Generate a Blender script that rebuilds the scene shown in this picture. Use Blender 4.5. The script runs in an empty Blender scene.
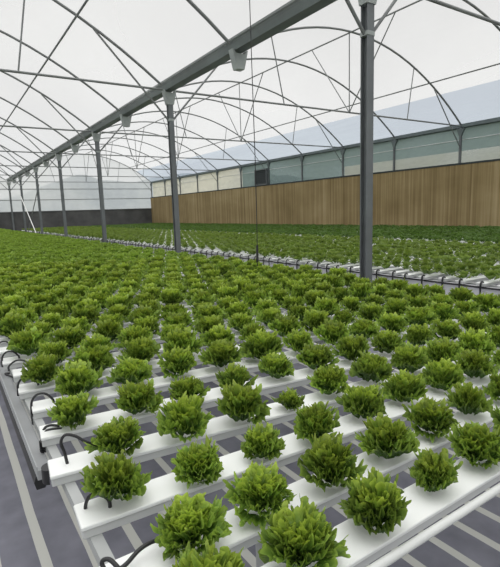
import bpy, math, random
import numpy as np
from mathutils import Vector, Matrix

random.seed(7)
rng = np.random.RandomState(11)
sc = bpy.context.scene
COL = sc.collection
PI = math.pi

# ---------------------------------------------------------------- dimensions (metres)
CAM_Z = 1.45
Y0, BAY = 3.661, 5.072              # first post and post spacing along the house
HALF = BAY / 2
GX, EX = 4.0, 13.81                 # gutter line and right wall line
SPAN = EX - GX
LX = GX - SPAN                      # left wall of the left bay
CB1, CB2 = GX - SPAN / 2, GX + SPAN / 2
YB = Y0 + 6 * BAY + 0.12            # back wall
YF = -4.0
Z_COLLAR, Z_TIE, Z_FOOT, Z_APEX = 1.80 + CAM_Z, 2.36 + CAM_Z, 2.335 + CAM_Z, 4.27 + CAM_Z
Z_EAVE = 2.43 + CAM_Z
ZC = CAM_Z - 0.651                  # top of the front bench's channels
ZC2 = CAM_Z - 0.76                  # second and third bench


def arch_z(d):
    return Z_APEX - 0.0806 * d * d

# ---------------------------------------------------------------- materials


def mat(name, color=(.5, .5, .5), rough=.5, metal=0., noise=None, bump=None, spec=.5):
    m = bpy.data.materials.new(name)
    m.use_nodes = True
    nt = m.node_tree
    b = nt.nodes['Principled BSDF']
    b.inputs['Base Color'].default_value = (*color, 1)
    b.inputs['Roughness'].default_value = rough
    b.inputs['Metallic'].default_value = metal
    b.inputs['Specular IOR Level'].default_value = spec
    tc = nt.nodes.new('ShaderNodeTexCoord')
    if noise:
        scale, amt = noise
        n = nt.nodes.new('ShaderNodeTexNoise')
        n.inputs['Scale'].default_value = scale
        n.inputs['Detail'].default_value = 5
        nt.links.new(tc.outputs['Object'], n.inputs['Vector'])
        r = nt.nodes.new('ShaderNodeMapRange')
        r.inputs['From Min'].default_value = .3
        r.inputs['From Max'].default_value = .7
        r.inputs['To Min'].default_value = 1 - amt
        r.inputs['To Max'].default_value = 1 + amt
        nt.links.new(n.outputs['Fac'], r.inputs['Value'])
        mx = nt.nodes.new('ShaderNodeVectorMath')
        mx.operation = 'SCALE'
        mx.inputs[0].default_value = color
        nt.links.new(r.outputs['Result'], mx.inputs['Scale'])
        nt.links.new(mx.outputs['Vector'], b.inputs['Base Color'])
    if bump:
        n2 = nt.nodes.new('ShaderNodeTexNoise')
        n2.inputs['Scale'].default_value = bump[0]
        nt.links.new(tc.outputs['Object'], n2.inputs['Vector'])
        bp = nt.nodes.new('ShaderNodeBump')
        bp.inputs['Strength'].default_value = bump[1]
        bp.inputs['Distance'].default_value = .01
        nt.links.new(n2.outputs['Fac'], bp.inputs['Height'])
        nt.links.new(bp.outputs['Normal'], b.inputs['Normal'])
    return m


def film(name, clear, clear_col, milk_col, noise=None):
    """polythene: partly clear, partly milky"""
    m = bpy.data.materials.new(name)
    m.use_nodes = True
    nt = m.node_tree
    nt.nodes.clear()
    out = nt.nodes.new('ShaderNodeOutputMaterial')
    tr = nt.nodes.new('ShaderNodeBsdfTransparent')
    tr.inputs['Color'].default_value = (*clear_col, 1)
    tl = nt.nodes.new('ShaderNodeBsdfTranslucent')
    tl.inputs['Color'].default_value = (*milk_col, 1)
    df = nt.nodes.new('ShaderNodeBsdfDiffuse')
    df.inputs['Color'].default_value = (*milk_col, 1)
    m1 = nt.nodes.new('ShaderNodeMixShader')
    m1.inputs[0].default_value = .25
    nt.links.new(tl.outputs[0], m1.inputs[1])
    nt.links.new(df.outputs[0], m1.inputs[2])
    m2 = nt.nodes.new('ShaderNodeMixShader')
    m2.inputs[0].default_value = 1 - clear
    nt.links.new(tr.outputs[0], m2.inputs[1])
    nt.links.new(m1.outputs[0], m2.inputs[2])
    nt.links.new(m2.outputs[0], out.inputs['Surface'])
    if noise:
        tc = nt.nodes.new('ShaderNodeTexCoord')
        mp = nt.nodes.new('ShaderNodeMapping')
        mp.inputs['Scale'].default_value = noise[0]
        n = nt.nodes.new('ShaderNodeTexNoise')
        n.inputs['Scale'].default_value = 1
        n.inputs['Detail'].default_value = 4
        r = nt.nodes.new('ShaderNodeMapRange')
        r.inputs['From Min'].default_value = .35
        r.inputs['From Max'].default_value = .65
        r.inputs['To Min'].default_value = 1 - clear - noise[1]
        r.inputs['To Max'].default_value = 1 - clear + noise[1]
        nt.links.new(tc.outputs['Object'], mp.inputs['Vector'])
        nt.links.new(mp.outputs['Vector'], n.inputs['Vector'])
        nt.links.new(n.outputs['Fac'], r.inputs['Value'])
        nt.links.new(r.outputs['Result'], m2.inputs[0])
    return m


def leaf_mat(name, dark, light, transl):
    """frilly leaf: margin paler than the blade, every head a little different"""
    m = bpy.data.materials.new(name)
    m.use_nodes = True
    nt = m.node_tree
    b = nt.nodes['Principled BSDF']
    out = nt.nodes['Material Output']
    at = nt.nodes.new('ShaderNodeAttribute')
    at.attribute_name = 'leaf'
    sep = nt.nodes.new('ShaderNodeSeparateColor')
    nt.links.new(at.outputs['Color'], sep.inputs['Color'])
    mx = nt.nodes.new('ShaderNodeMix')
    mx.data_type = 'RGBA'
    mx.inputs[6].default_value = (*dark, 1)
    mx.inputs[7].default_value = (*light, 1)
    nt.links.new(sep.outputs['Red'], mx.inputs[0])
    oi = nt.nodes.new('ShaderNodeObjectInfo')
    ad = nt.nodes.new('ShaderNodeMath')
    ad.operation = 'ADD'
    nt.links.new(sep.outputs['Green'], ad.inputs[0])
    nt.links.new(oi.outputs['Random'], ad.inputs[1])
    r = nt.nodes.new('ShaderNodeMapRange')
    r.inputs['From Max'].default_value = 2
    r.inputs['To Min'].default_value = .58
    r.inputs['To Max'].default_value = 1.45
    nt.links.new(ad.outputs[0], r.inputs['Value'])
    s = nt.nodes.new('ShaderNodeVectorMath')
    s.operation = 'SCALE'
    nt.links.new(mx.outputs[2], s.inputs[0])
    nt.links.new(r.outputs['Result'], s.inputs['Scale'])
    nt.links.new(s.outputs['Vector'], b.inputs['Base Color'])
    tc = nt.nodes.new('ShaderNodeTexCoord')
    nz = nt.nodes.new('ShaderNodeTexNoise')
    nz.inputs['Scale'].default_value = 110
    nz.inputs['Detail'].default_value = 3
    nt.links.new(tc.outputs['Object'], nz.inputs['Vector'])
    bp = nt.nodes.new('ShaderNodeBump')
    bp.inputs['Strength'].default_value = .7
    bp.inputs['Distance'].default_value = .004
    nt.links.new(nz.outputs['Fac'], bp.inputs['Height'])
    nt.links.new(bp.outputs['Normal'], b.inputs['Normal'])
    b.inputs['Roughness'].default_value = .42
    b.inputs['Specular IOR Level'].default_value = .45
    tl = nt.nodes.new('ShaderNodeBsdfTranslucent')
    s2 = nt.nodes.new('ShaderNodeVectorMath')
    s2.operation = 'MULTIPLY'
    s2.inputs[1].default_value = (1.25, 1.2, .7)
    nt.links.new(s.outputs['Vector'], s2.inputs[0])
    nt.links.new(s2.outputs['Vector'], tl.inputs['Color'])
    ms = nt.nodes.new('ShaderNodeMixShader')
    ms.inputs[0].default_value = transl
    nt.links.new(b.outputs[0], ms.inputs[1])
    nt.links.new(tl.outputs[0], ms.inputs[2])
    nt.links.new(ms.outputs[0], out.inputs['Surface'])
    return m


def floor_mat():
    """grey weed mat with pale woven stripes along the house"""
    m = mat('weed_mat', (.12, .12, .15), .8)
    nt = m.node_tree
    b = nt.nodes['Principled BSDF']
    tc = nt.nodes.new('ShaderNodeTexCoord')
    sp = nt.nodes.new('ShaderNodeSeparateXYZ')
    nt.links.new(tc.outputs['Object'], sp.inputs[0])

    def math_(op, a, bv=None, c=None):
        n = nt.nodes.new('ShaderNodeMath')
        n.operation = op
        for i, v in enumerate((a, bv, c)):
            if v is None:
                continue
            if isinstance(v, (int, float)):
                n.inputs[i].default_value = v
            else:
                nt.links.new(v, n.inputs[i])
        return n.outputs[0]
    n0 = nt.nodes.new('ShaderNodeTexNoise')
    n0.inputs['Scale'].default_value = 1.2
    nt.links.new(tc.outputs['Object'], n0.inputs['Vector'])
    wob = math_('MULTIPLY_ADD', n0.outputs['Fac'], .02, -.01)
    x = math_('ADD', sp.outputs['X'], wob)
    ph = math_('FRACT', math_('DIVIDE', math_('SUBTRACT', x, .212 - .0895 + 20 * .179 * 0), .179))
    dist = math_('ABSOLUTE', math_('SUBTRACT', ph, .5))
    fac = math_('LESS_THAN', dist, .115)
    mx = nt.nodes.new('ShaderNodeMix')
    mx.data_type = 'RGBA'
    mx.inputs[7].default_value = (.50, .50, .47, 1)
    nz = nt.nodes.new('ShaderNodeTexNoise')
    nz.inputs['Scale'].default_value = 7
    nz.inputs['Detail'].default_value = 6
    nt.links.new(tc.outputs['Object'], nz.inputs['Vector'])
    rp = nt.nodes.new('ShaderNodeValToRGB')
    rp.color_ramp.elements[0].position = .3
    rp.color_ramp.elements[0].color = (.135, .135, .168, 1)
    rp.color_ramp.elements[1].position = .7
    rp.color_ramp.elements[1].color = (.20, .20, .24, 1)
    nt.links.new(nz.outputs['Fac'], rp.inputs['Fac'])
    nt.links.new(rp.outputs['Color'], mx.inputs[6])
    nt.links.new(fac, mx.inputs[0])
    nt.links.new(mx.outputs[2], b.inputs['Base Color'])
    return m


def reed_mat():
    """brown reed matting: fine upright stalks, uneven weathering"""
    m = mat('reed', (.3, .2, .1), .85, spec=.2)
    nt = m.node_tree
    b = nt.nodes['Principled BSDF']
    tc = nt.nodes.new('ShaderNodeTexCoord')

    def noise(scale, detail, sx):
        mp = nt.nodes.new('ShaderNodeMapping')
        mp.inputs['Scale'].default_value = sx
        n = nt.nodes.new('ShaderNodeTexNoise')
        n.inputs['Scale'].default_value = scale
        n.inputs['Detail'].default_value = detail
        nt.links.new(tc.outputs['Object'], mp.inputs['Vector'])
        nt.links.new(mp.outputs['Vector'], n.inputs['Vector'])
        return n.outputs['Fac']
    stalk = noise(1, 7, (1, 13, .22))
    patch = noise(1, 4, (1, .5, .8))
    a = nt.nodes.new('ShaderNodeMath')
    a.operation = 'MULTIPLY_ADD'
    a.inputs[1].default_value = .62
    nt.links.new(stalk, a.inputs[0])
    p2 = nt.nodes.new('ShaderNodeMath')
    p2.operation = 'MULTIPLY'
    p2.inputs[1].default_value = .38
    nt.links.new(patch, p2.inputs[0])
    nt.links.new(p2.outputs[0], a.inputs[2])
    rp = nt.nodes.new('ShaderNodeValToRGB')
    e = rp.color_ramp.elements
    e[0].position = .34
    e[0].color = (.185, .132, .062, 1)
    e[1].position = .68
    e[1].color = (.42, .33, .185, 1)
    mid = e.new(.5)
    mid.color = (.285, .212, .105, 1)
    nt.links.new(a.outputs[0], rp.inputs['Fac'])
    nt.links.new(rp.outputs['Color'], b.inputs['Base Color'])
    return m


M = {
    'floor': floor_mat(),
    'reed': reed_mat(),
    'skirt': mat('dark_shade_cloth', (.105, .105, .105), .9, noise=(1.5, .25), spec=.1),
    'steel': mat('galvanised_steel', (.135, .145, .150), .5, .35, noise=(3, .18)),
    'arch': mat('tube_steel', (.21, .22, .22), .5, .35, noise=(2, .15)),
    'post': mat('post_steel', (.155, .168, .176), .5, .3, noise=(2.5, .15)),
    'slot': mat('post_shadow_steel', (.06, .065, .072), .6, .2),
    'gutter': mat('gutter_steel', (.125, .148, .142), .5, .35, noise=(2, .2)),
    'bracket': mat('zinc_bracket', (.34, .37, .36), .5, .4, noise=(6, .15)),
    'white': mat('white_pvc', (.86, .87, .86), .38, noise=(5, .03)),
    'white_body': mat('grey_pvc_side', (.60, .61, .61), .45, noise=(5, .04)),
    'rack': mat('rack_steel', (.42, .43, .43), .5, noise=(8, .06)),
    'rail': mat('painted_rail', (.66, .67, .66), .45, noise=(8, .06)),
    'trough': mat('grey_trough', (.36, .37, .38), .5, noise=(6, .08)),
    'trough2': mat('pale_trough', (.58, .58, .62), .6, noise=(3, .08)),
    'black': mat('black_rubber', (.018, .018, .02), .45),
    'dark': mat('dark_louvre', (.02, .028, .028), .6),
    'pole': mat('white_paint', (.8, .8, .78), .5),
    'beam': mat('eave_beam', (.13, .155, .155), .6, .2, noise=(2, .15)),
    'soil': mat('outside_ground', (.22, .24, .17), .95, noise=(.3, .3)),
    'hill': mat('hill_scrub', (.25, .28, .30), .95, noise=(.01, .2)),
    'roof': film('roof_film', .80, (.97, .97, .965), (.86, .86, .85), ((.3, .12, .3), .12)),
    'roof_low': film('roof_film_blue', .62, (.66, .71, .775), (.60, .66, .72), ((.5, .1, 1.2), .25)),
    'gable': film('gable_film', .5, (.97, .975, .98), (.93, .94, .95), ((.25, .25, .25), .2)),
    'net': film('green_curtain', .45, (.50, .56, .55), (.48, .55, .54), ((1, .35, .9), .3)),
    'net_low': film('pale_curtain', .5, (.66, .68, .65), (.68, .69, .65), ((1, .4, 1.2), .35)),
    'cream': film('cream_curtain', .4, (.93, .91, .85), (.93, .91, .84), ((1, .3, .8), .25)),
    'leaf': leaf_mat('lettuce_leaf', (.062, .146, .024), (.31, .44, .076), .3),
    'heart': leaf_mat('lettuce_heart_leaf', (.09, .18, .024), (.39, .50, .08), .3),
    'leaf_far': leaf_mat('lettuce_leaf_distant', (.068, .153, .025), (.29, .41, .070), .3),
    'leaf_young': leaf_mat('young_leaf', (.11, .20, .035), (.27, .37, .08), .3),
    'leaf_seed': leaf_mat('seedling_leaf', (.07, .145, .027), (.135, .235, .048), .25),
}

# ---------------------------------------------------------------- mesh helpers


class MB:
    def __init__(self):
        self.v, self.f, self.smooth = [], [], []

    def add(self, vs, fs, smooth=False):
        n = len(self.v)
        self.v += [tuple(p) for p in vs]
        self.f += [tuple(i + n for i in f) for f in fs]
        self.smooth += [smooth] * len(fs)
        return self

    def box(self, x0, x1, y0, y1, z0, z1, c=0.):
        """box with chamfered long edges when c > 0 (chamfer in all vertical and horizontal edges)"""
        if c <= 0:
            vs = [(x, y, z) for x in (x0, x1) for y in (y0, y1) for z in (z0, z1)]
            return self.add(vs, [(0, 1, 3, 2), (4, 6, 7, 5), (0, 4, 5, 1), (2, 3, 7, 6), (0, 2, 6, 4), (1, 5, 7, 3)])
        ring = lambda z, i: [(x0 + i + c, y0 + i, z), (x1 - i - c, y0 + i, z), (x1 - i, y0 + i + c, z), (x1 - i, y1 - i - c, z),
                             (x1 - i - c, y1 - i, z), (x0 + i + c, y1 - i, z), (x0 + i, y1 - i - c, z), (x0 + i, y0 + i + c, z)]
        vs = ring(z0, c * .7) + ring(z0 + c, 0) + ring(z1 - c, 0) + ring(z1, c * .7)
        fs = [tuple(range(7, -1, -1)), tuple(range(24, 32))]
        for l in range(3):
            for k in range(8):
                a, b = l * 8 + k, l * 8 + (k + 1) % 8
                fs.append((a, b, b + 8, a + 8))
        return self.add(vs, fs)

    def tube(self, pts, r, n=8, caps=True):
        pts = [Vector(p) for p in pts]
        rings = []
        t0 = (pts[1] - pts[0]).normalized()
        up = Vector((0, 0, 1)) if abs(t0.z) < .9 else Vector((1, 0, 0))
        nrm = (up - t0 * up.dot(t0)).normalized()
        for i, p in enumerate(pts):
            if i == 0:
                t = t0
            elif i == len(pts) - 1:
                t = (pts[i] - pts[i - 1]).normalized()
            else:
                t = (pts[i + 1] - pts[i - 1]).normalized()
            nrm = (nrm - t * nrm.dot(t)).normalized()
            b = t.cross(nrm)
            rr = r[i] if isinstance(r, (list, tuple)) else r
            rings.append([p + (nrm * math.cos(2 * PI * k / n) + b * math.sin(2 * PI * k / n)) * rr for k in range(n)])
        vs = [q for ring in rings for q in ring]
        fs = []
        for i in range(len(pts) - 1):
            for k in range(n):
                a, b = i * n + k, i * n + (k + 1) % n
                fs.append((a, b, b + n, a + n))
        self.add(vs, fs, True)
        if caps:
            m = len(pts) - 1
            self.add(rings[0], [tuple(range(n - 1, -1, -1))])
            self.add(rings[m], [tuple(range(n))])
        return self

    def profile_y(self, prof, y0, y1):
        """closed x,z profile extruded along y"""
        n = len(prof)
        vs = [(x, y0, z) for x, z in prof] + [(x, y1, z) for x, z in prof]
        fs = [(k, (k + 1) % n, (k + 1) % n + n, k + n) for k in range(n)]
        fs += [tuple(range(n - 1, -1, -1)), tuple(range(n, 2 * n))]
        return self.add(vs, fs)

    def profile_z(self, prof, z0, z1):
        n = len(prof)
        vs = [(x, y, z0) for x, y in prof] + [(x, y, z1) for x, y in prof]
        fs = [(k, (k + 1) % n, (k + 1) % n + n, k + n) for k in range(n)]
        fs += [tuple(range(n - 1, -1, -1)), tuple(range(n, 2 * n))]
        return self.add(vs, fs)

    def mesh(self, name, m):
        me = bpy.data.meshes.new(name)
        me.from_pydata(self.v, [], self.f)
        me.polygons.foreach_set('use_smooth', self.smooth)
        me.materials.append(M[m] if isinstance(m, str) else m)
        me.update()
        return me

    def build(self, name, m, parent=None, loc=None):
        if loc is not None:
            self.v = [(x - loc[0], y - loc[1], z - loc[2]) for x, y, z in self.v]
        o = bpy.data.objects.new(name, self.mesh(name, m))
        COL.objects.link(o)
        if parent is not None:
            o.parent = parent
        elif loc is not None:
            o.location = loc
        return o


def tag(o, label=None, cat=None, group=None, kind=None):
    for k, v in (('label', label), ('category', cat), ('group', group), ('kind', kind)):
        if v:
            o[k] = v
    return o


def empty(name, loc):
    o = bpy.data.objects.new(name, None)
    o.empty_display_size = .05
    COL.objects.link(o)
    o.location = loc
    return o


def link_copy(src, parent=None):
    o = src.copy()
    COL.objects.link(o)
    if parent is not None:
        o.parent = parent
    return o


def struct(name, mb, m):
    return tag(mb.build(name, m), kind='structure')


ONES = ['', 'first', 'second', 'third', 'fourth', 'fifth', 'sixth', 'seventh', 'eighth', 'ninth', 'tenth', 'eleventh', 'twelfth',
        'thirteenth', 'fourteenth', 'fifteenth', 'sixteenth', 'seventeenth', 'eighteenth', 'nineteenth']
TENS = ['', '', 'twent', 'thirt', 'fort', 'fift', 'sixt', 'sevent', 'eight', 'ninet']


def ordinal(n):
    if n < 20:
        return ONES[n]
    if n < 100:
        t, u = divmod(n, 10)
        return TENS[t] + ('ieth' if u == 0 else 'y-' + ONES[u])
    h, r = divmod(n, 100)
    return ('hundredth' if r == 0 else 'hundred-and-' + ordinal(r))

# ---------------------------------------------------------------- camera


F_PX, YAW, PITCH, ROLL = 463.018, .5815, .1561, -.033
cy_, sy_ = math.cos(YAW), math.sin(YAW)
FW = Vector((sy_ * math.cos(PITCH), cy_ * math.cos(PITCH), -math.sin(PITCH)))
R0 = Vector((cy_, -sy_, 0))
U0 = R0.cross(FW)
RT = R0 * math.cos(ROLL) + U0 * math.sin(ROLL)
UP = U0 * math.cos(ROLL) - R0 * math.sin(ROLL)
cam = bpy.data.cameras.new('camera')
cam.sensor_fit = 'HORIZONTAL'
cam.sensor_width = 36
cam.lens = F_PX * 36 / 500
cam.clip_start = .02
cam.clip_end = 2000
co = bpy.data.objects.new('camera', cam)
COL.objects.link(co)
mw = Matrix((RT, UP, -FW)).transposed().to_4x4()
mw.translation = Vector((0, 0, CAM_Z))
co.matrix_world = mw
sc.camera = co


def project(x, y, z):
    """where a point falls in the photograph (only used for counting what is in view)"""
    v = Vector((x, y, z - CAM_Z))
    d = v.dot(FW)
    if d <= .05:
        return None
    return 250 + F_PX * v.dot(RT) / d, 283.5 - F_PX * v.dot(UP) / d, d

# ---------------------------------------------------------------- setting


struct('floor', MB().box(LX - .2, EX + .3, YF, YB + .1, -.12, 0), 'floor')
struct('ground', MB().box(-260, 330, -120, 420, -.5, -.125), 'soil')

# roof films, one curved sheet per bay; the lower strip of the right bay is a bluer film


def roof_sheet(name, cx, d0, d1, m, n=28):
    mb = MB()
    ds = [d0 + (d1 - d0) * i / n for i in range(n + 1)]
    vs = [(cx + d, y, arch_z(d) + .035) for d in ds for y in (YF, YB)]
    mb.add(vs, [(2 * i, 2 * i + 1, 2 * i + 3, 2 * i + 2) for i in range(n)], True)
    return struct(name, mb, m)


roof_sheet('ceiling', CB1, -SPAN / 2, SPAN / 2 - .1, 'roof')
roof_sheet('ceiling', CB2, -SPAN / 2 + .1, 3.74, 'roof')
roof_sheet('ceiling', CB2, 3.74, SPAN / 2 + .02, 'roof_low', 10)

# back gable: dark cloth below, polythene above, two rails
Z_SK = 1.86
struct('wall_back', MB().box(LX, EX + .02, YB, YB + .03, 0, Z_SK), 'skirt')


def gable(name, y, z0, z1=None):
    mb = MB()
    n = 60
    vs = []
    for i in range(n + 1):
        x = LX + (EX - LX) * i / n
        d = x - (CB1 if x < GX else CB2)
        vs += [(x, y, z0), (x, y, arch_z(d) + .03)]
    mb.add(vs, [(2 * i, 2 * i + 2, 2 * i + 3, 2 * i + 1) for i in range(n)])
    return struct(name, mb, 'gable')


gable('wall_back', YB + .01, Z_SK)
gable('wall_front', YF, 0)
for i, z in enumerate((Z_SK, 2.62, 3.33)):
    struct('trim_%d' % (i + 1), MB().box(LX, EX - .05, YB - .05, YB + .0, z - .02, z + .025), 'arch')
struct('wall_left', MB().box(LX - .03, LX, YF, YB, 0, arch_z(SPAN / 2) + .03), 'gable')

# right wall: reed matting, dark rail, curtain panels, eave beam
Z_REED = 1.195 + CAM_Z
mb = MB()
struct('wall_right', mb.box(EX - .17, EX - .135, YF, YB, 0, Z_REED), 'reed')
struct('trim_4', MB().box(EX - .18, EX + .01, YF, YB, Z_REED - .005, Z_REED + .05), 'dark')
struct('trim_5', MB().profile_y([(EX - .09, Z_EAVE - .11), (EX - .03, Z_EAVE - .13), (EX + .1, Z_EAVE - .13), (EX + .1, Z_EAVE + .0), (EX - .07, Z_EAVE + .0)], YF, YB), 'beam')
Z_SEAM = 1.956 + CAM_Z
struct('trim_6', MB().tube([(EX - .02, YF, Z_SEAM), (EX - .02, YB, Z_SEAM)], .014, 6), 'rail')
wn = 1
for k in range(-3, 13):
    y0, y1 = Y0 + k * HALF, Y0 + (k + 1) * HALF
    y0, y1 = max(y0, YF), min(y1, YB)
    if y1 - y0 < .2:
        continue
    cream = y0 > 19.0
    zs = Z_REED + .04 if 12.5 < y0 < 19.0 else 1.62 + CAM_Z
    struct('window_%d' % wn, MB().box(EX, EX + .004, y0, y1, zs, Z_EAVE - .12), 'cream' if cream else 'net')
    wn += 1
    if zs > Z_REED + .1:
        struct('window_%d' % wn, MB().box(EX + .006, EX + .01, y0, y1, Z_REED + .04, zs), 'cream' if cream else 'net_low')
        wn += 1

# hills seen through the back gable
mb = MB()
vs, fs = [], []
nx = 90
HX = [-200, 6, 26, 45, 58, 67, 80, 90, 108, 118, 130, 165, 260]
HH = [7, 9, 10.5, 16.5, 22, 23.5, 20.5, 19.5, 22, 24, 25, 27, 22]
for i in range(nx + 1):
    x = -160 + 420 * i / nx
    h = float(np.interp(x, HX, HH)) + .5 * math.sin(x * .31)
    for (yy, hz) in ((215, -.3), (235, h * .55), (262, h), (330, h * .6), (380, -.3)):
        vs.append((x, yy, hz))
for i in range(nx):
    for j in range(4):
        a = i * 5 + j
        fs.append((a, a + 5, a + 6, a + 1))
mb.add(vs, fs, True)
struct('hills', mb, 'hill')

# ---------------------------------------------------------------- posts
COLL = ['nearest', 'second nearest', 'third nearest', 'fourth nearest', 'fifth nearest', 'sixth nearest', 'farthest']
D_KNEE = 3.42
for i in range(7):
    y = Y0 + i * BAY
    root = empty('support_post', (GX, y, 0))
    extra = ['right of the photo centre, before the brown reed wall', 'left of the photo centre, under the roof gutter', 'under the roof gutter', 'under the roof gutter', 'beside the leaning white pole', 'at the top of the leaning white pole', 'at the dark back wall'][i]
    tag(root, '%s tall grey steel post %s' % (COLL[i], extra), 'post', 'steel posts under the gutter')
    w, t = .05, .012
    prof = [(-w, -w), (w, -w), (w, -w + t), (t, -w + t), (t, w - t), (w, w - t), (w, w), (-w, w), (-w, w - t), (-t * .2, w - t), (-t * .2, -w + t), (-w, -w + t)]
    # I-section turned so that its dark slot faces the near left
    prof = [(px * .98, py) for px, py in prof]
    MB().profile_z(prof, 0, Z_COLLAR + .33).build('shaft', 'post', root)
    MB().box(-.09, .09, -.09, .09, -.0, .012).build('base_plate', 'post', root)
    zc = Z_COLLAR
    MB().box(-.056, .056, -.056, .056, zc - .02, zc + .025, .004).build('collar', 'bracket', root)
    for s in (-1, 1):
        d = SPAN / 2 - 1.37
        top = (s * 1.37, 0, arch_z(d) - .02)
        MB().tube([(s * .045, 0, zc), top], .019, 8).build('knee_brace', 'arch', root)

# ---------------------------------------------------------------- gutter between the bays
g = empty('roof_gutter', (GX, Y0, 3.62))
tag(g, 'long dark grey steel gutter running between the two roof bays', 'gutter')
z0, z1 = 3.80, 3.97
prof = [(-.125, z1), (-.125, z1 - .03), (-.105, z1 - .045), (-.085, z0), (.085, z0), (.105, z1 - .045), (.125, z1 - .03), (.125, z1), (.11, z1), (.09, z1 - .045), (.07, z0 + .012), (-.07, z0 + .012), (-.09, z1 - .045), (-.11, z1)]
MB().profile_y([(x, z - 3.62) for x, z in prof], YF - Y0, YB - Y0 - .02).build('gutter_channel', 'gutter', g)
for k in range(0, 13):
    y = k * HALF
    b = MB()
    lo, mi, hi = 3.54 - 3.62, 3.76 - 3.62, 3.815 - 3.62
    pr = [(-.065, lo), (.065, lo), (.135, hi), (.115, hi), (.085, mi), (-.085, mi), (-.115, hi), (-.135, hi)]
    b.profile_y(pr, y - .06, y + .06)
    b.build('gutter_bracket', 'bracket', g)

# ---------------------------------------------------------------- roof arches (bows) with ties and struts


def bow_pts(d0, d1, n=26):
    return [(d0 + (d1 - d0) * i / n, 0, arch_z(d0 + (d1 - d0) * i / n)) for i in range(n + 1)]


proto = {}


def make_arch(bay, truss):
    root = empty('roof_arch', (0, 0, 0))
    H = SPAN / 2
    if bay == 1:
        d0, d1 = -H + .03, H - .14
    else:
        d0, d1 = -H + .14, H - .05
    MB().tube(bow_pts(d0, d1), .026, 8).build('bow', 'arch', root)
    if truss:
        MB().tube([(d0 + .02, 0, Z_TIE), (d1, 0, Z_TIE)], .0215, 8).build('tie_bar', 'arch', root)
        st = [(-2.07, -2.40), (2.25, 2.50)]
        for a, b in st:
            MB().tube([(a, 0, Z_TIE), (b, 0, arch_z(b))], .014, 6).build('strut', 'arch', root)
        MB().tube([(0, 0, Z_TIE), (0, 0, arch_z(0))], .014, 6).build('strut', 'arch', root)
        for s in (-1, 1):
            MB().tube([(0, 0, Z_TIE), (0, s * 1.4, Z_APEX - .03)], .014, 6).build('ridge_strut', 'arch', root)
    return root


for bay in (1, 2):
    for k in range(1 if bay == 1 else 0, 13):
        truss = k % 2 == 0
        key = (bay, truss)
        y = Y0 + k * HALF
        if k == 12:
            y = YB - .07
        loc = (CB1 if bay == 1 else CB2, y, 0)
        if key not in proto:
            root = proto[key] = make_arch(bay, truss)
        else:
            src = proto[key]
            root = link_copy(src)
            for c in src.children:
                if k == 12 and c.name.startswith('ridge_strut') and c.data.vertices[-1].co.y > 0:
                    continue
                link_copy(c, root)
        root.location = loc
        n = k if bay == 1 else k + 1
        side = 'left of the gutter' if bay == 1 else 'right of the gutter'
        what = 'curved steel roof arch with tie bar' if truss else 'curved steel roof arch without tie bar'
        tag(root, '%s, %s from the camera %s' % (what, ordinal(n), side), 'roof arch', 'roof arches')
        if k == 0 and bay == 2:
            root['label'] = 'nearest roof arch right of the gutter, its straight tie bar at top right corner'

# purlins
for d, cx, lab in ((3.25, CB1, 'long thin purlin crossing the roof arches left of the gutter'),
                   (0, CB2, 'long ridge purlin along the top of the right roof bay'),
                   (3.18, CB2, 'long lower purlin crossing the right roof bay above the bluish film')):
    tag(MB().tube([(0, YF + .1, 0), (0, YB - .05, 0)], .019, 8).build('roof_purlin', 'arch', None), lab, 'purlin', 'roof purlins').location = (cx + d, 0, arch_z(d) - .035)

# posts of the right wall with knee braces
for k in range(2, 13):
    y = Y0 + k * HALF
    if k == 12:
        y = YB - .08
    root = empty('wall_post', (EX - .09, y, 0))
    n = k - 1
    tag(root, 'short steel post above the brown reed wall, %s from the right edge' % ordinal(n) if k < 12 else 'steel post in the corner of brown reed wall and dark back wall', 'wall post', 'posts of the right wall')
    MB().box(-.03, .03, -.035, .035, 0, Z_EAVE - .12, .006).build('shaft', 'steel', root)
    b = MB()
    b.add([(-.04, -.13, Z_EAVE - .14), (-.04, .13, Z_EAVE - .14), (-.04, .04, Z_EAVE - .36), (-.04, -.04, Z_EAVE - .36),
           (.03, -.13, Z_EAVE - .14), (.03, .13, Z_EAVE - .14), (.03, .04, Z_EAVE - .36), (.03, -.04, Z_EAVE - .36)],
          [(3, 2, 1, 0), (4, 5, 6, 7), (0, 1, 5, 4), (1, 2, 6, 5), (2, 3, 7, 6), (3, 0, 4, 7)])
    b.build('head_bracket', 'beam', root)
    if k % 2 == 0:
        MB().tube([(-.03, 0, 1.74 + CAM_Z), (-(EX - .09 - CB2 - D_KNEE), 0, arch_z(D_KNEE) - .02)], .016, 6).build('knee_brace', 'arch', root)

# extractor opening in the right wall
fy0, fy1, fz0, fz1 = 18.9, 19.95, 1.24 + CAM_Z, 2.02 + CAM_Z
root = empty('wall_fan', (EX - .06, (fy0 + fy1) / 2, fz0))
tag(root, 'dark square fan box in the side wall just above the brown reed wall', 'fan')
hw = (fy1 - fy0) / 2
hh = fz1 - fz0
b = MB()
b.box(-.16, .05, -hw, hw, 0, .05).box(-.16, .05, -hw, hw, hh - .05, hh).box(-.16, .05, -hw, -hw + .05, .05, hh - .05).box(-.16, .05, hw - .05, hw, .05, hh - .05)
housing = b.build('housing', 'steel', root)
b = MB()
for i in range(7):
    z = .07 + i * (hh - .12) / 7
    b.add([(-.14, -hw + .05, z), (-.14, hw - .05, z), (-.10, hw - .05, z + .09), (-.10, -hw + .05, z + .09)], [(0, 1, 2, 3)])
b.box(-.05, -.045, -hw + .05, hw - .05, .05, hh - .05)
b.build('louvre', 'dark', housing)['label'] = 'black louvre'

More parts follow.
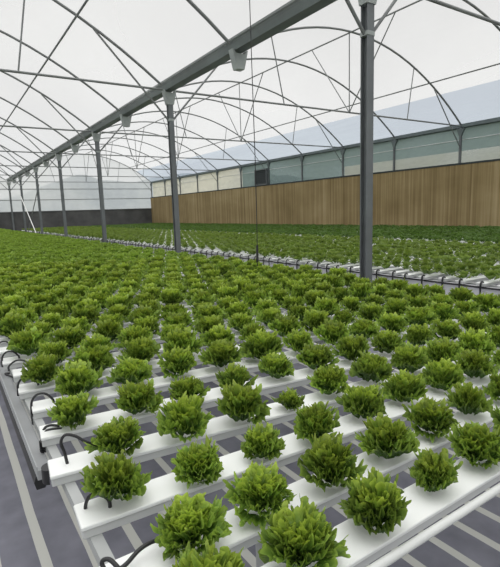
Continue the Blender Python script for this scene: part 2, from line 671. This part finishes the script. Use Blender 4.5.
# leaning white pole, dark brace and hanging cable
b = MB().tube([(GX - .09, 23.80, .02), (GX - .09, 28.98, 2.69)], .022, 8)
tag(b.build('leaning_pole', 'pole', None, (GX - .09, 23.80, 0)), 'thin white pole leaning between the far posts at left', 'pole')
b = MB().tube([(GX + .075, 24.0, 2.98), (GX + .075, 28.95, .55)], .022, 8)
tag(b.build('cross_brace', 'arch', None, (GX + .075, 24.0, .55)), 'dark diagonal brace crossing the leaning white pole between far posts', 'brace')
wx, wy = 2.447, 3.57
root = empty('hanging_cable', (wx, wy, ZC + .12))
tag(root, 'thin black cable hanging from the roof down to the lettuces', 'cable')
zt = arch_z(3.25) - .04
MB().tube([(wx - .014, wy, zt), (wx - .006, wy, 2.8), (wx, wy, 1.9), (wx - .004, wy, 1.2), (wx - .012, wy, .93)], .0042, 6).build('wire', 'black', root, root.location)
MB().tube([(wx - .006, wy, 1.13), (wx - .009, wy, 1.0), (wx - .010, wy, .99), (wx - .011, wy, .97)], [.011, .012, .014, .008], 8).build('probe', 'black', root, root.location)

# ---------------------------------------------------------------- growing benches
X0, X1 = .17, 2.96                 # front bench: channels run along x
rows = [.592, .765, .972, 1.198, 1.435, 1.668, 1.893, 2.117]
SKEW = lambda r: (0, -.01, -.05, -.10, -.11, -.10, -.09, -.08, -.07, -.06)[r] if r < 10 else -.05   # the channels lie slightly askew of the house


def row_y(r, x):
    return rows[r] + SKEW(r) * (x - .6)


while rows[-1] < 33.2:
    rows.append(rows[-1] + .2205)
PXS = .1895                        # plants along a channel


def rack(name, x0, x1, y0, y1, ztop, rails, label):
    root = empty(name, (x0, y0, 0))
    tag(root, label, 'rack')
    for x in rails:
        MB().box(x - .0125, x + .0125, y0, y1, ztop - .03, ztop).build('long_rail', 'rack', root, root.location)
    n = int((y1 - y0) / 2.4)
    for i in range(n + 1):
        y = y0 + .3 + (y1 - y0 - .6) * i / n
        MB().box(rails[0], rails[-1], y - .0125, y + .0125, ztop - .06, ztop - .03).build('cross_bar', 'rack', root, root.location)
        for x in (rails[0] + .35, rails[-1] - .35):
            MB().box(x - .015, x + .015, y - .015, y + .015, 0, ztop - .06).build('leg', 'rack', root, root.location)
    return root


LID, BH = .094, .033
Z_RAIL = ZC - BH
rack('channel_rack', X0, X1, .52, 33.3, Z_RAIL, (.205, 1.62, 2.8), 'white metal rack carrying the front bench of growing channels')

X2, X3 = 4.28, 7.95
XB0, XB1 = 8.32, 13.55
Z_RAIL2 = ZC2 - BH
rack('channel_rack', X2, X3, -1.0, 33.3, Z_RAIL2, (X2 + .12, 6.1, X3 - .12), 'metal rack carrying the second bench beyond the posts')
rack('channel_rack', XB0, XB1, -1.0, 33.3, Z_RAIL2, (XB0 + .12, 11, XB1 - .12), 'metal rack carrying the third bench along the brown reed wall')


def chan_body(L):
    w = LID / 2
    return MB().box(0, L, -w + .006, w - .006, -BH, -.006, .002)


def chan_lid(L):
    w = LID / 2
    return MB().box(-.002, L + .002, -w, w, -.010, 0, .002)


# black tube shapes in channel coordinates (x along the channel from its left end, y away, z up)
def smooth(pts, n=6):
    P = [Vector(p) for p in pts]
    P = [2 * P[0] - P[1]] + P + [2 * P[-1] - P[-2]]
    out = []
    for i in range(1, len(P) - 2):
        for j in range(n):
            t = j / n
            a, b, c, d = P[i - 1:i + 3]
            out.append(.5 * ((2 * b) + (c - a) * t + (2 * a - 5 * b + 4 * c - d) * t * t + (3 * b - a - 3 * c + d) * t ** 3))
    out.append(P[-2])
    return out


TUBES = {
    0: [[(.045, -.015, -.002), (.043, -.012, .018), (.030, .010, .034), (.018, .018, .028), (.026, .004, .012), (.055, .006, .012), (.09, .018, .022), (.125, .022, .022), (.150, .012, .012)]],
    1: [[(.022, .020, -.03), (.020, .018, .005), (.030, .012, .030), (.050, .004, .034), (.066, -.006, .018), (.068, -.008, -.002)]],
    2: [[(.044, .0, -.002), (.040, .004, .03), (.034, .006, .060), (.046, .006, .078), (.070, .003, .070), (.095, -.004, .050), (.125, -.006, .032)]],
    3: [[(.0, .01, -.04), (.01, .012, .0), (.028, .010, .010), (.055, .0, .006)], [(.0, -.004, -.04), (.012, -.002, -.004), (.032, -.003, .002), (.06, -.01, .0)]],
    4: [[(-.004, .005, -.03), (.0, .006, .014), (.018, .008, .036), (.045, .004, .036), (.066, -.002, .014), (.07, -.004, -.002)]],
    6: [[(-.015, .0, .01), (-.012, .01, .03), (.02, .02, .046), (.055, .012, .036), (.07, .002, .012), (.072, .0, -.002)], [(-.012, -.005, .002), (-.03, -.01, .004), (.0, -.025, -.012), (.03, -.03, -.016)]],
}
tube_proto = {}


def tubes_for(r):
    key = r if r in TUBES else 4
    if key not in tube_proto:
        b = MB()
        for t in TUBES[key]:
            b.tube(smooth(t), .0042, 8)
        tube_proto[key] = b.mesh('drip_tube', 'black')
    return tube_proto[key]


def sleeve_mesh():
    b = MB()
    for i in range(6):
        z = -.030 - i * .006
        b.tube([(.004, 0, z), (.004, 0, z - .003)], .012, 10)
        b.tube([(.004, 0, z - .003), (.004, 0, z - .006)], .010, 10)
    return b.mesh('drain_sleeve', 'black')


L1 = X1 - X0
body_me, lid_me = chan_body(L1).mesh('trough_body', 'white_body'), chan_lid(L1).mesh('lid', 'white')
sl_me = sleeve_mesh()
offs = [-.012, -.013, .010, -.003, .015, .026, .011, .018]
chan_x0 = []
for r, y in enumerate(rows):
    x0 = X0 + (offs[r] if r < len(offs) else random.uniform(-.006, .012))
    chan_x0.append(x0)
    root = empty('growing_channel', (x0, row_y(r, x0), ZC))
    root.rotation_euler.z = math.atan(SKEW(r))
    if r == 0:
        lab = 'nearest white growing channel on the front bench, beside the white rail'
    else:
        lab = 'white growing channel on the front bench, %s from the camera' % ordinal(r + 1)
    tag(root, lab, 'growing channel', 'white channels of the front bench')
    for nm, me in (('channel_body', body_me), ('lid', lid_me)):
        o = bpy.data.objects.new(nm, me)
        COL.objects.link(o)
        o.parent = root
    if 1 <= r <= 22:
        o = bpy.data.objects.new('drip_tube', tubes_for(r - 1))
        COL.objects.link(o)
        o.parent = root
        o['label'] = 'thin black drip tube'
    if 4 <= r <= 5:
        o = bpy.data.objects.new('drain_sleeve', sl_me)
        COL.objects.link(o)
        o.parent = root
        o['label'] = 'black ribbed drain sleeve'
    if r == 3:
        b = MB()
        n = 14
        ring = [(-.017 * math.sin(PI * k / n), .022 * math.cos(PI * k / n) + .014) for k in range(n + 1)]
        b.profile_z([(x - .003, yy) for x, yy in ring], -.042, -.002)
        o = b.build('end_cap', 'black', root)
        o['label'] = 'rounded black end cap'

# collecting trough under the left ends
ty0, ty1 = 1.33, 33.2
root = empty('collecting_trough', (.16, ty0, ZC - .14))
tag(root, 'pale grey collecting trough under the left ends of the front channels', 'trough')
zt_ = ZC - .0305
prof = [(.146, zt_ - .002), (.146, zt_ - .040), (.190, zt_ - .040), (.190, zt_ - .033), (.187, zt_ - .033), (.187, zt_ - .037), (.149, zt_ - .037), (.149, zt_ - .002)]
MB().profile_y(prof, ty0, ty1).build('trough_body', 'trough', root, root.location)
MB().profile_y([(.144, zt_ - .040), (.138, zt_ - .058), (.143, zt_ - .080), (.166, zt_ - .080), (.175, zt_ - .062), (.172, zt_ - .040)], ty0 + .02, ty1).build('dark_lower_strip', 'black', root, root.location)  # dark strip along the lower edge of the trough
MB().box(.146, .190, ty0 - .004, ty0, zt_ - .040, zt_ - .012).build('end_plate', 'trough', root, root.location)
for i in range(8):
    y = 2.3 + i * 4.2
    MB().box(.18, .205, y, y + .02, zt_ - .060, zt_ - .040).build('bracket', 'trough', root, root.location)

# white rail in front of the nearest channel
root = empty('front_rail', (X0, .51, 0))
tag(root, 'white tubular rail across the bottom right corner before the nearest channel', 'rail')
MB().tube([(X0 + .05, .515, ZC), (2.95, .500, ZC)], .0088, 12).build('tube', 'rail', root, root.location)
for x in (X0 + .1, 2.9):
    MB().tube([(x, .505, 0), (x, .505, ZC - .008)], .0105, 10).build('rail_leg', 'rail', root, root.location)

# second and third bench: channels, feed pipes and spouts
L2, L3 = X3 - X2, XB1 - XB0
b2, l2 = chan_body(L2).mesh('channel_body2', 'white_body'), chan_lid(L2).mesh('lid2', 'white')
hb = MB()
hb.tube(smooth([(.03, -.012, -.0), (.012, -.014, .012), (-.012, -.014, .006), (-.020, -.014, -.02), (-.020, -.014, -.075), (-.016, -.014, -.13)], 4), .009, 6)
spout_me = hb.mesh('drain_spout', 'black')
rows2 = [.95 + .215 * i for i in range(150)]
N2 = 130
rest = MB()
xs2 = []
for i, y in enumerate(rows2):
    x0 = X2 + random.uniform(-.035, .03)
    xs2.append(x0)
    if i < N2:
        root = empty('growing_channel', (x0, y, ZC2))
        p = project(x0, y, ZC2)
        tag(root, None, 'growing channel', 'white channels of the second bench')
        root['_vis'] = 1 if (p and p[0] < 503) else 0
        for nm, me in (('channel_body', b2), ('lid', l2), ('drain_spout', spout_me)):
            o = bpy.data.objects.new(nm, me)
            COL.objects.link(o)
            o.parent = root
            if nm == 'drain_spout':
                o['label'] = 'bent black drain spout'
    else:
        rest.box(x0, x0 + L2, y - LID / 2, y + LID / 2, ZC2 - BH, ZC2)
vis = 0
for o in [o for o in COL.objects if o.get('group') == 'white channels of the second bench']:
    if o['_vis']:
        vis += 1
        o['label'] = 'white channel end with black spout on the second bench, %s from the right edge' % ordinal(vis)
    else:
        o['label'] = 'white channel of the second bench just beyond the right edge'
    del o['_vis']
rows3 = [.3 + .215 * i for i in range(154)]
for i, y in enumerate(rows3):
    x0 = XB0 + random.uniform(-.04, .04)
    rest.box(x0, x0 + L3, y - LID / 2, y + LID / 2, ZC2 - BH, ZC2)
tag(rest.build('distant_channels', 'white', None, (XB0, 0, ZC2 - BH)), 'many small white channels of the third bench and far second bench', 'channels', kind='stuff')

for xa, lab in ((X2, 'second bench'), (XB0, 'third bench')):
    root = empty('bench_apron', (xa, 0, 0))
    tag(root, 'pale grey apron and black pipe along the front of the %s' % lab, 'apron')
    MB().box(.010, .035, -.6, 33.2, 0, ZC2 - BH - .004).build('panel', 'trough2', root)
    o = MB().tube([(.0, -.6, ZC2 - .045), (.0, 33.2, ZC2 - .045)], .009, 6).build('feed_pipe', 'black', root)
    o['label'] = 'thin black feed pipe'

# ---------------------------------------------------------------- lettuces


def leaf_grid(R, nr, nt, half, e0, e1, az, base_r, base_z, amp, k, ph, r_, wid=1.):
    """one frilly leaf: a fan (polar grid) bent along its length, its margin ruffled"""
    rr = (.06 + .94 * (1 - (1 - np.linspace(0, 1, nr)) ** 1.5))[:, None]
    th = np.linspace(-half, half, nt)[None, :]
    lob = 1 + .04 * np.sin(6.2 * th + ph) + .05 * np.sin(17 * th + 2 * ph) + .06 * np.sin(45 * th + ph * 3)
    edge = rr ** 1.5
    s = R * rr * (1 + (lob - 1) * edge)
    u = s * np.cos(th * .5)                 # along the leaf
    w = s * np.sin(th) * wid                # across
    t = np.clip(u / R, 0, 1.2)
    # bend: elevation goes from e0 to e1
    el = e0 + (e1 - e0) * t
    n = 24
    tt = np.linspace(0, 1.25, n)
    ee = e0 + (e1 - e0) * tt
    xx = np.concatenate([[0], np.cumsum(np.cos(ee[:-1]) * (tt[1] - tt[0]))]) * R
    zz = np.concatenate([[0], np.cumsum(np.sin(ee[:-1]) * (tt[1] - tt[0]))]) * R
    px = np.interp(t, tt, xx)
    pz = np.interp(t, tt, zz)
    rim = rr ** 3
    mid_ = rr * (1 - rr) * 4
    ruff = amp * rim * (np.sin(k * th + ph) + .6 * np.sin(2.1 * k * th + 2.1 * ph) + .9 * np.sin(8 * th + 3 * ph))
    ruff = ruff + amp * .75 * mid_ * np.sin(6 * th + 9 * rr + ph) * np.cos(9 * th - 7 * rr + 2 * ph)
    cup = .42 * (w ** 2) / R
    off = ruff + cup
    nx, nz = -np.sin(el), np.cos(el)
    px = px + nx * off
    pz = pz + nz * off
    w = w + amp * .5 * rim * np.cos(k * th + ph)
    px = px + amp * .5 * rim * np.cos(1.7 * k * th + 3 * ph)
    ca, sa = math.cos(az), math.sin(az)
    X = (base_r + px) * ca - w * sa
    Y = (base_r + px) * sa + w * ca
    Z = base_z + pz
    V = np.stack([X, Y, Z + 0 * X], -1).reshape(-1, 3)
    idx = np.arange(nr * nt).reshape(nr, nt)
    Fq = np.stack([idx[:-1, :-1], idx[:-1, 1:], idx[1:, 1:], idx[1:, :-1]], -1).reshape(-1, 4)
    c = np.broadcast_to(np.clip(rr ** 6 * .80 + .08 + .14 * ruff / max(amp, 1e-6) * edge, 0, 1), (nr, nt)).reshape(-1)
    c2 = np.full(nr * nt, r_)
    return V, Fq, np.stack([c, c2], 1)


def lettuce_arrays(seed, leaves, nr, nt, which='all', size=1.):
    rs = np.random.RandomState(seed)
    Vs, Fs, Cs, n = [], [], [], 0
    for i in range(leaves):
        q = i / max(leaves - 1, 1)
        heart = q > .62
        R = (.0550 + .002 * q) * rs.uniform(.76, 1.24) * size
        e0 = math.radians(44 + 42 * q ** .8 + rs.uniform(-9, 12))
        e1 = math.radians(6 + 74 * q ** .9 + rs.uniform(-16, 20))
        half = math.radians(62 - 8 * q)
        az = i * 2.39996 + rs.uniform(-.25, .25)
        amp = (.0056 - .0008 * q) * rs.uniform(.8, 1.3) * size
        k = rs.uniform(19, 26)
        ph = rs.uniform(0, 6.28)
        br = (.020 * (1 - q) + .001) * size
        bz = (.004 + .016 * q) * size
        v = rs.uniform(0, 1)
        if which == 'outer' and heart or which == 'heart' and not heart:
            continue
        V, Fq, C = leaf_grid(R, nr, nt, half, e0, e1, az, br, bz, amp, k, ph, v)
        V[:, 2] = np.maximum(V[:, 2], .006 + .003 * rs.rand())
        Vs.append(V)
        Fs.append(Fq + n)
        Cs.append(C)
        n += len(V)
    return np.concatenate(Vs), np.concatenate(Fs), np.concatenate(Cs)


def np_mesh(name, V, Fq, C, m):
    me = bpy.data.meshes.new(name)
    me.vertices.add(len(V))
    me.vertices.foreach_set('co', V.astype(np.float32).ravel())
    me.loops.add(len(Fq) * 4)
    me.loops.foreach_set('vertex_index', Fq.astype(np.int32).ravel())
    me.polygons.add(len(Fq))
    me.polygons.foreach_set('loop_start', np.arange(0, len(Fq) * 4, 4, dtype=np.int32))
    me.polygons.foreach_set('use_smooth', np.ones(len(Fq), bool))
    ca = me.attributes.new('leaf', 'FLOAT_COLOR', 'POINT')
    col = np.zeros((len(V), 4), np.float32)
    col[:, 0] = C[:, 0]
    col[:, 1] = C[:, 1]
    col[:, 3] = 1
    ca.data.foreach_set('color', col.ravel())
    me.materials.append(M[m])
    me.update(calc_edges=True)
    me.validate()
    return me


NV = 6
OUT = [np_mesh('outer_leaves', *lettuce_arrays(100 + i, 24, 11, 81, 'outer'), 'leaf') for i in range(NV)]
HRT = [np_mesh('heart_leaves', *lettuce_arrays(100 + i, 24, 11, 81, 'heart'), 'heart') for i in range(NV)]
LOD = [lettuce_arrays(200 + i, 18, 5, 17) for i in range(6)]
YNG = [lettuce_arrays(300 + i, 9, 3, 7) for i in range(5)]

# where the plants stand on the front bench (x, y, size)
MEAS = {0: [(.288, .592), (.478, .591), (.671, .581), (.873, .589), (1.068, .601)],
        1: [(.338, .754), (.515, .764), (.705, .746), (.90, .748), (1.11, .764), (1.295, .765)],
        2: [(.267, .995), (.456, .954), (.638, .947), (.819, .931), (1.026, .943), (1.219, .946)],
        3: [(.34, 1.2), (.532, 1.175), (.711, 1.16), (.888, 1.14)],
        4: [(.283, 1.45), (.472, 1.415), (.646, 1.40), (.83, 1.38)]}
plants = []
for r in range(len(rows)):
    if r in MEAS:
        xs = list(MEAS[r])
    else:
        x = (.275 if r % 2 == 0 else .354) + random.uniform(-.005, .005)
        xs = [(x, row_y(r, x))]
    while xs[-1][0] + PXS < X1 - .06:
        x = xs[-1][0] + PXS + (random.uniform(-.004, .004) if r > 4 else 0)
        xs.append((x, row_y(r, x)))
    for j, (x, y) in enumerate(xs):
        s = random.uniform(.88, 1.12) * (.92 if r < 3 else 1 if r < 5 else 1.14 if r < 8 else 1.22 if r < 20 else 1.24)
        if r >= 8 and random.random() < .012:
            continue
        plants.append([r, x, y + (random.uniform(-.006, .006) if r > 4 else 0), s])
# the sizes that stand out in the photograph
for p in plants:
    if p[0] == 3 and abs(p[1] - .888) < .01:
        p[3] = .62
    if p[0] == 0 and p[1] < .6:
        p[3] = 1.02
ranked = []
for i, (r, x, y, s) in enumerate(plants):
    p = project(x, y, ZC + .05)
    if p:
        m = 463 * .07 / p[2]
        if -m < p[0] < 500 + m and -m < p[1] < 567 + m:
            ranked.append((p[2], i))
ranked.sort()
chosen = set(i for d, i in ranked[:300])
byrow = {}
for i in chosen:
    byrow.setdefault(plants[i][0], []).append(i)
for r, ids in byrow.items():
    ids.sort(key=lambda i: plants[i][1])
    for n, i in enumerate(ids):
        _, x, y, s = plants[i]
        root = empty('lettuce', (x, y, ZC))
        root.rotation_euler = (random.uniform(-.035, .035), random.uniform(-.035, .035), random.uniform(0, 6.28))
        root.scale = (s * random.uniform(.92, 1.08), s * random.uniform(.92, 1.08), s * random.uniform(1.12, 1.30) * (1 if r < 5 else .92))
        v = random.randrange(NV)
        for nm, me in (('outer_leaves', OUT[v]), ('heart_leaves', HRT[v])):
            o = bpy.data.objects.new(nm, me)
            COL.objects.link(o)
            o.parent = root
            if nm == 'heart_leaves':
                o['label'] = 'paler yellow-green heart leaves'
        rowname = 'nearest white channel' if r == 0 else '%s white channel from the camera' % ordinal(r + 1)
        small = 'small ' if s < .7 else ''
        tag(root, '%sfrilly green lettuce, %s from the left in the %s' % (small, ordinal(n + 1), rowname), 'lettuce', 'lettuces on the front bench')


def scatter(name, spots, lods, m, loc, label, cat):
    Vs, Fs, Cs, n = [], [], [], 0
    for (x, y, z, s) in spots:
        V, Fq, C = lods[rng.randint(len(lods))]
        a = rng.uniform(0, 6.28)
        c, sn = math.cos(a), math.sin(a)
        W = np.empty_like(V)
        W[:, 0] = (V[:, 0] * c - V[:, 1] * sn) * s + x - loc[0]
        W[:, 1] = (V[:, 0] * sn + V[:, 1] * c) * s + y - loc[1]
        W[:, 2] = V[:, 2] * s * rng.uniform(.92, 1.1) + z - loc[2]
        C2 = C.copy()
        C2[:, 1] = C2[:, 1] * .5 + rng.uniform(0, .5)
        Vs.append(W)
        Fs.append(Fq + n)
        Cs.append(C2)
        n += len(V)
    o = bpy.data.objects.new(name, np_mesh(name, np.concatenate(Vs), np.concatenate(Fs), np.concatenate(Cs), m))
    COL.objects.link(o)
    o.location = loc
    return tag(o, label, cat, kind='stuff')


rest1 = [(x, y, ZC, s) for i, (r, x, y, s) in enumerate(plants) if i not in chosen]
scatter('distant_lettuces', rest1, LOD, 'leaf_far', (X0, 4, ZC), 'dense mass of green lettuces on the far part of the front bench', 'lettuces')
sp2 = []
for i, y in enumerate(rows2):
    x = X2 + .07 + (i % 2) * .09
    while x < X3 - .05:
        if rng.rand() > .06:
            sp2.append((x + rng.uniform(-.015, .015), y + rng.uniform(-.008, .008), ZC2, rng.uniform(1.0, 1.45)))
        x += .19
scatter('young_lettuces', sp2, YNG, 'leaf_young', (X2, 0, ZC2), 'light green young lettuces covering the second bench beyond the posts', 'lettuces')
sp3 = []
for i, y in enumerate(rows3):
    x = XB0 + .2 + (i % 2) * .07
    while x < XB1 - .03:
        sp3.append((x + rng.uniform(-.02, .02), y + rng.uniform(-.03, .03), ZC2, rng.uniform(.95, 1.2)))
        x += .155
scatter('dense_lettuces', sp3, YNG, 'leaf_seed', (XB0, 0, ZC2), 'dark green dense lettuces covering the third bench along the brown wall', 'lettuces')

# ---------------------------------------------------------------- overcast sky
w = bpy.data.worlds.new('overcast')
sc.world = w
w.use_nodes = True
nt = w.node_tree
bg = nt.nodes['Background']
tc = nt.nodes.new('ShaderNodeTexCoord')
sp = nt.nodes.new('ShaderNodeSeparateXYZ')
nt.links.new(tc.outputs['Generated'], sp.inputs[0])
grad = nt.nodes.new('ShaderNodeValToRGB')
e = grad.color_ramp.elements
e[0].position = 0
e[0].color = (.93, .95, .97, 1)
e[1].position = .75
e[1].color = (.80, .80, .79, 1)
m1 = e.new(.22)
m1.color = (.95, .95, .95, 1)
nt.links.new(sp.outputs['Z'], grad.inputs['Fac'])
nz = nt.nodes.new('ShaderNodeTexNoise')
nz.inputs['Scale'].default_value = 2.2
nz.inputs['Detail'].default_value = 5
nt.links.new(tc.outputs['Generated'], nz.inputs['Vector'])
mr = nt.nodes.new('ShaderNodeMapRange')
mr.inputs['From Min'].default_value = .3
mr.inputs['From Max'].default_value = .7
mr.inputs['To Min'].default_value = .93
mr.inputs['To Max'].default_value = 1.07
nt.links.new(nz.outputs['Fac'], mr.inputs['Value'])
vm = nt.nodes.new('ShaderNodeVectorMath')
vm.operation = 'SCALE'
nt.links.new(grad.outputs['Color'], vm.inputs[0])
nt.links.new(mr.outputs['Result'], vm.inputs['Scale'])
zen = nt.nodes.new('ShaderNodeMapRange')
zen.inputs['From Min'].default_value = .45
zen.inputs['From Max'].default_value = .95
zen.inputs['To Min'].default_value = 1
zen.inputs['To Max'].default_value = 3.2
nt.links.new(sp.outputs['Z'], zen.inputs['Value'])
vz = nt.nodes.new('ShaderNodeVectorMath')
vz.operation = 'SCALE'
nt.links.new(vm.outputs['Vector'], vz.inputs[0])
nt.links.new(zen.outputs['Result'], vz.inputs['Scale'])
nt.links.new(vz.outputs['Vector'], bg.inputs['Color'])
bg.inputs['Strength'].default_value = .88

sc.view_settings.view_transform = 'Standard'
sc.view_settings.look = 'None'
sc.view_settings.gamma = 1
sc.view_settings.use_curve_mapping = False
sc.view_settings.exposure = 0.0
sc.cycles.transparent_max_bounces = 16
sc.cycles.max_bounces = 8
sc.cycles.diffuse_bounces = 5
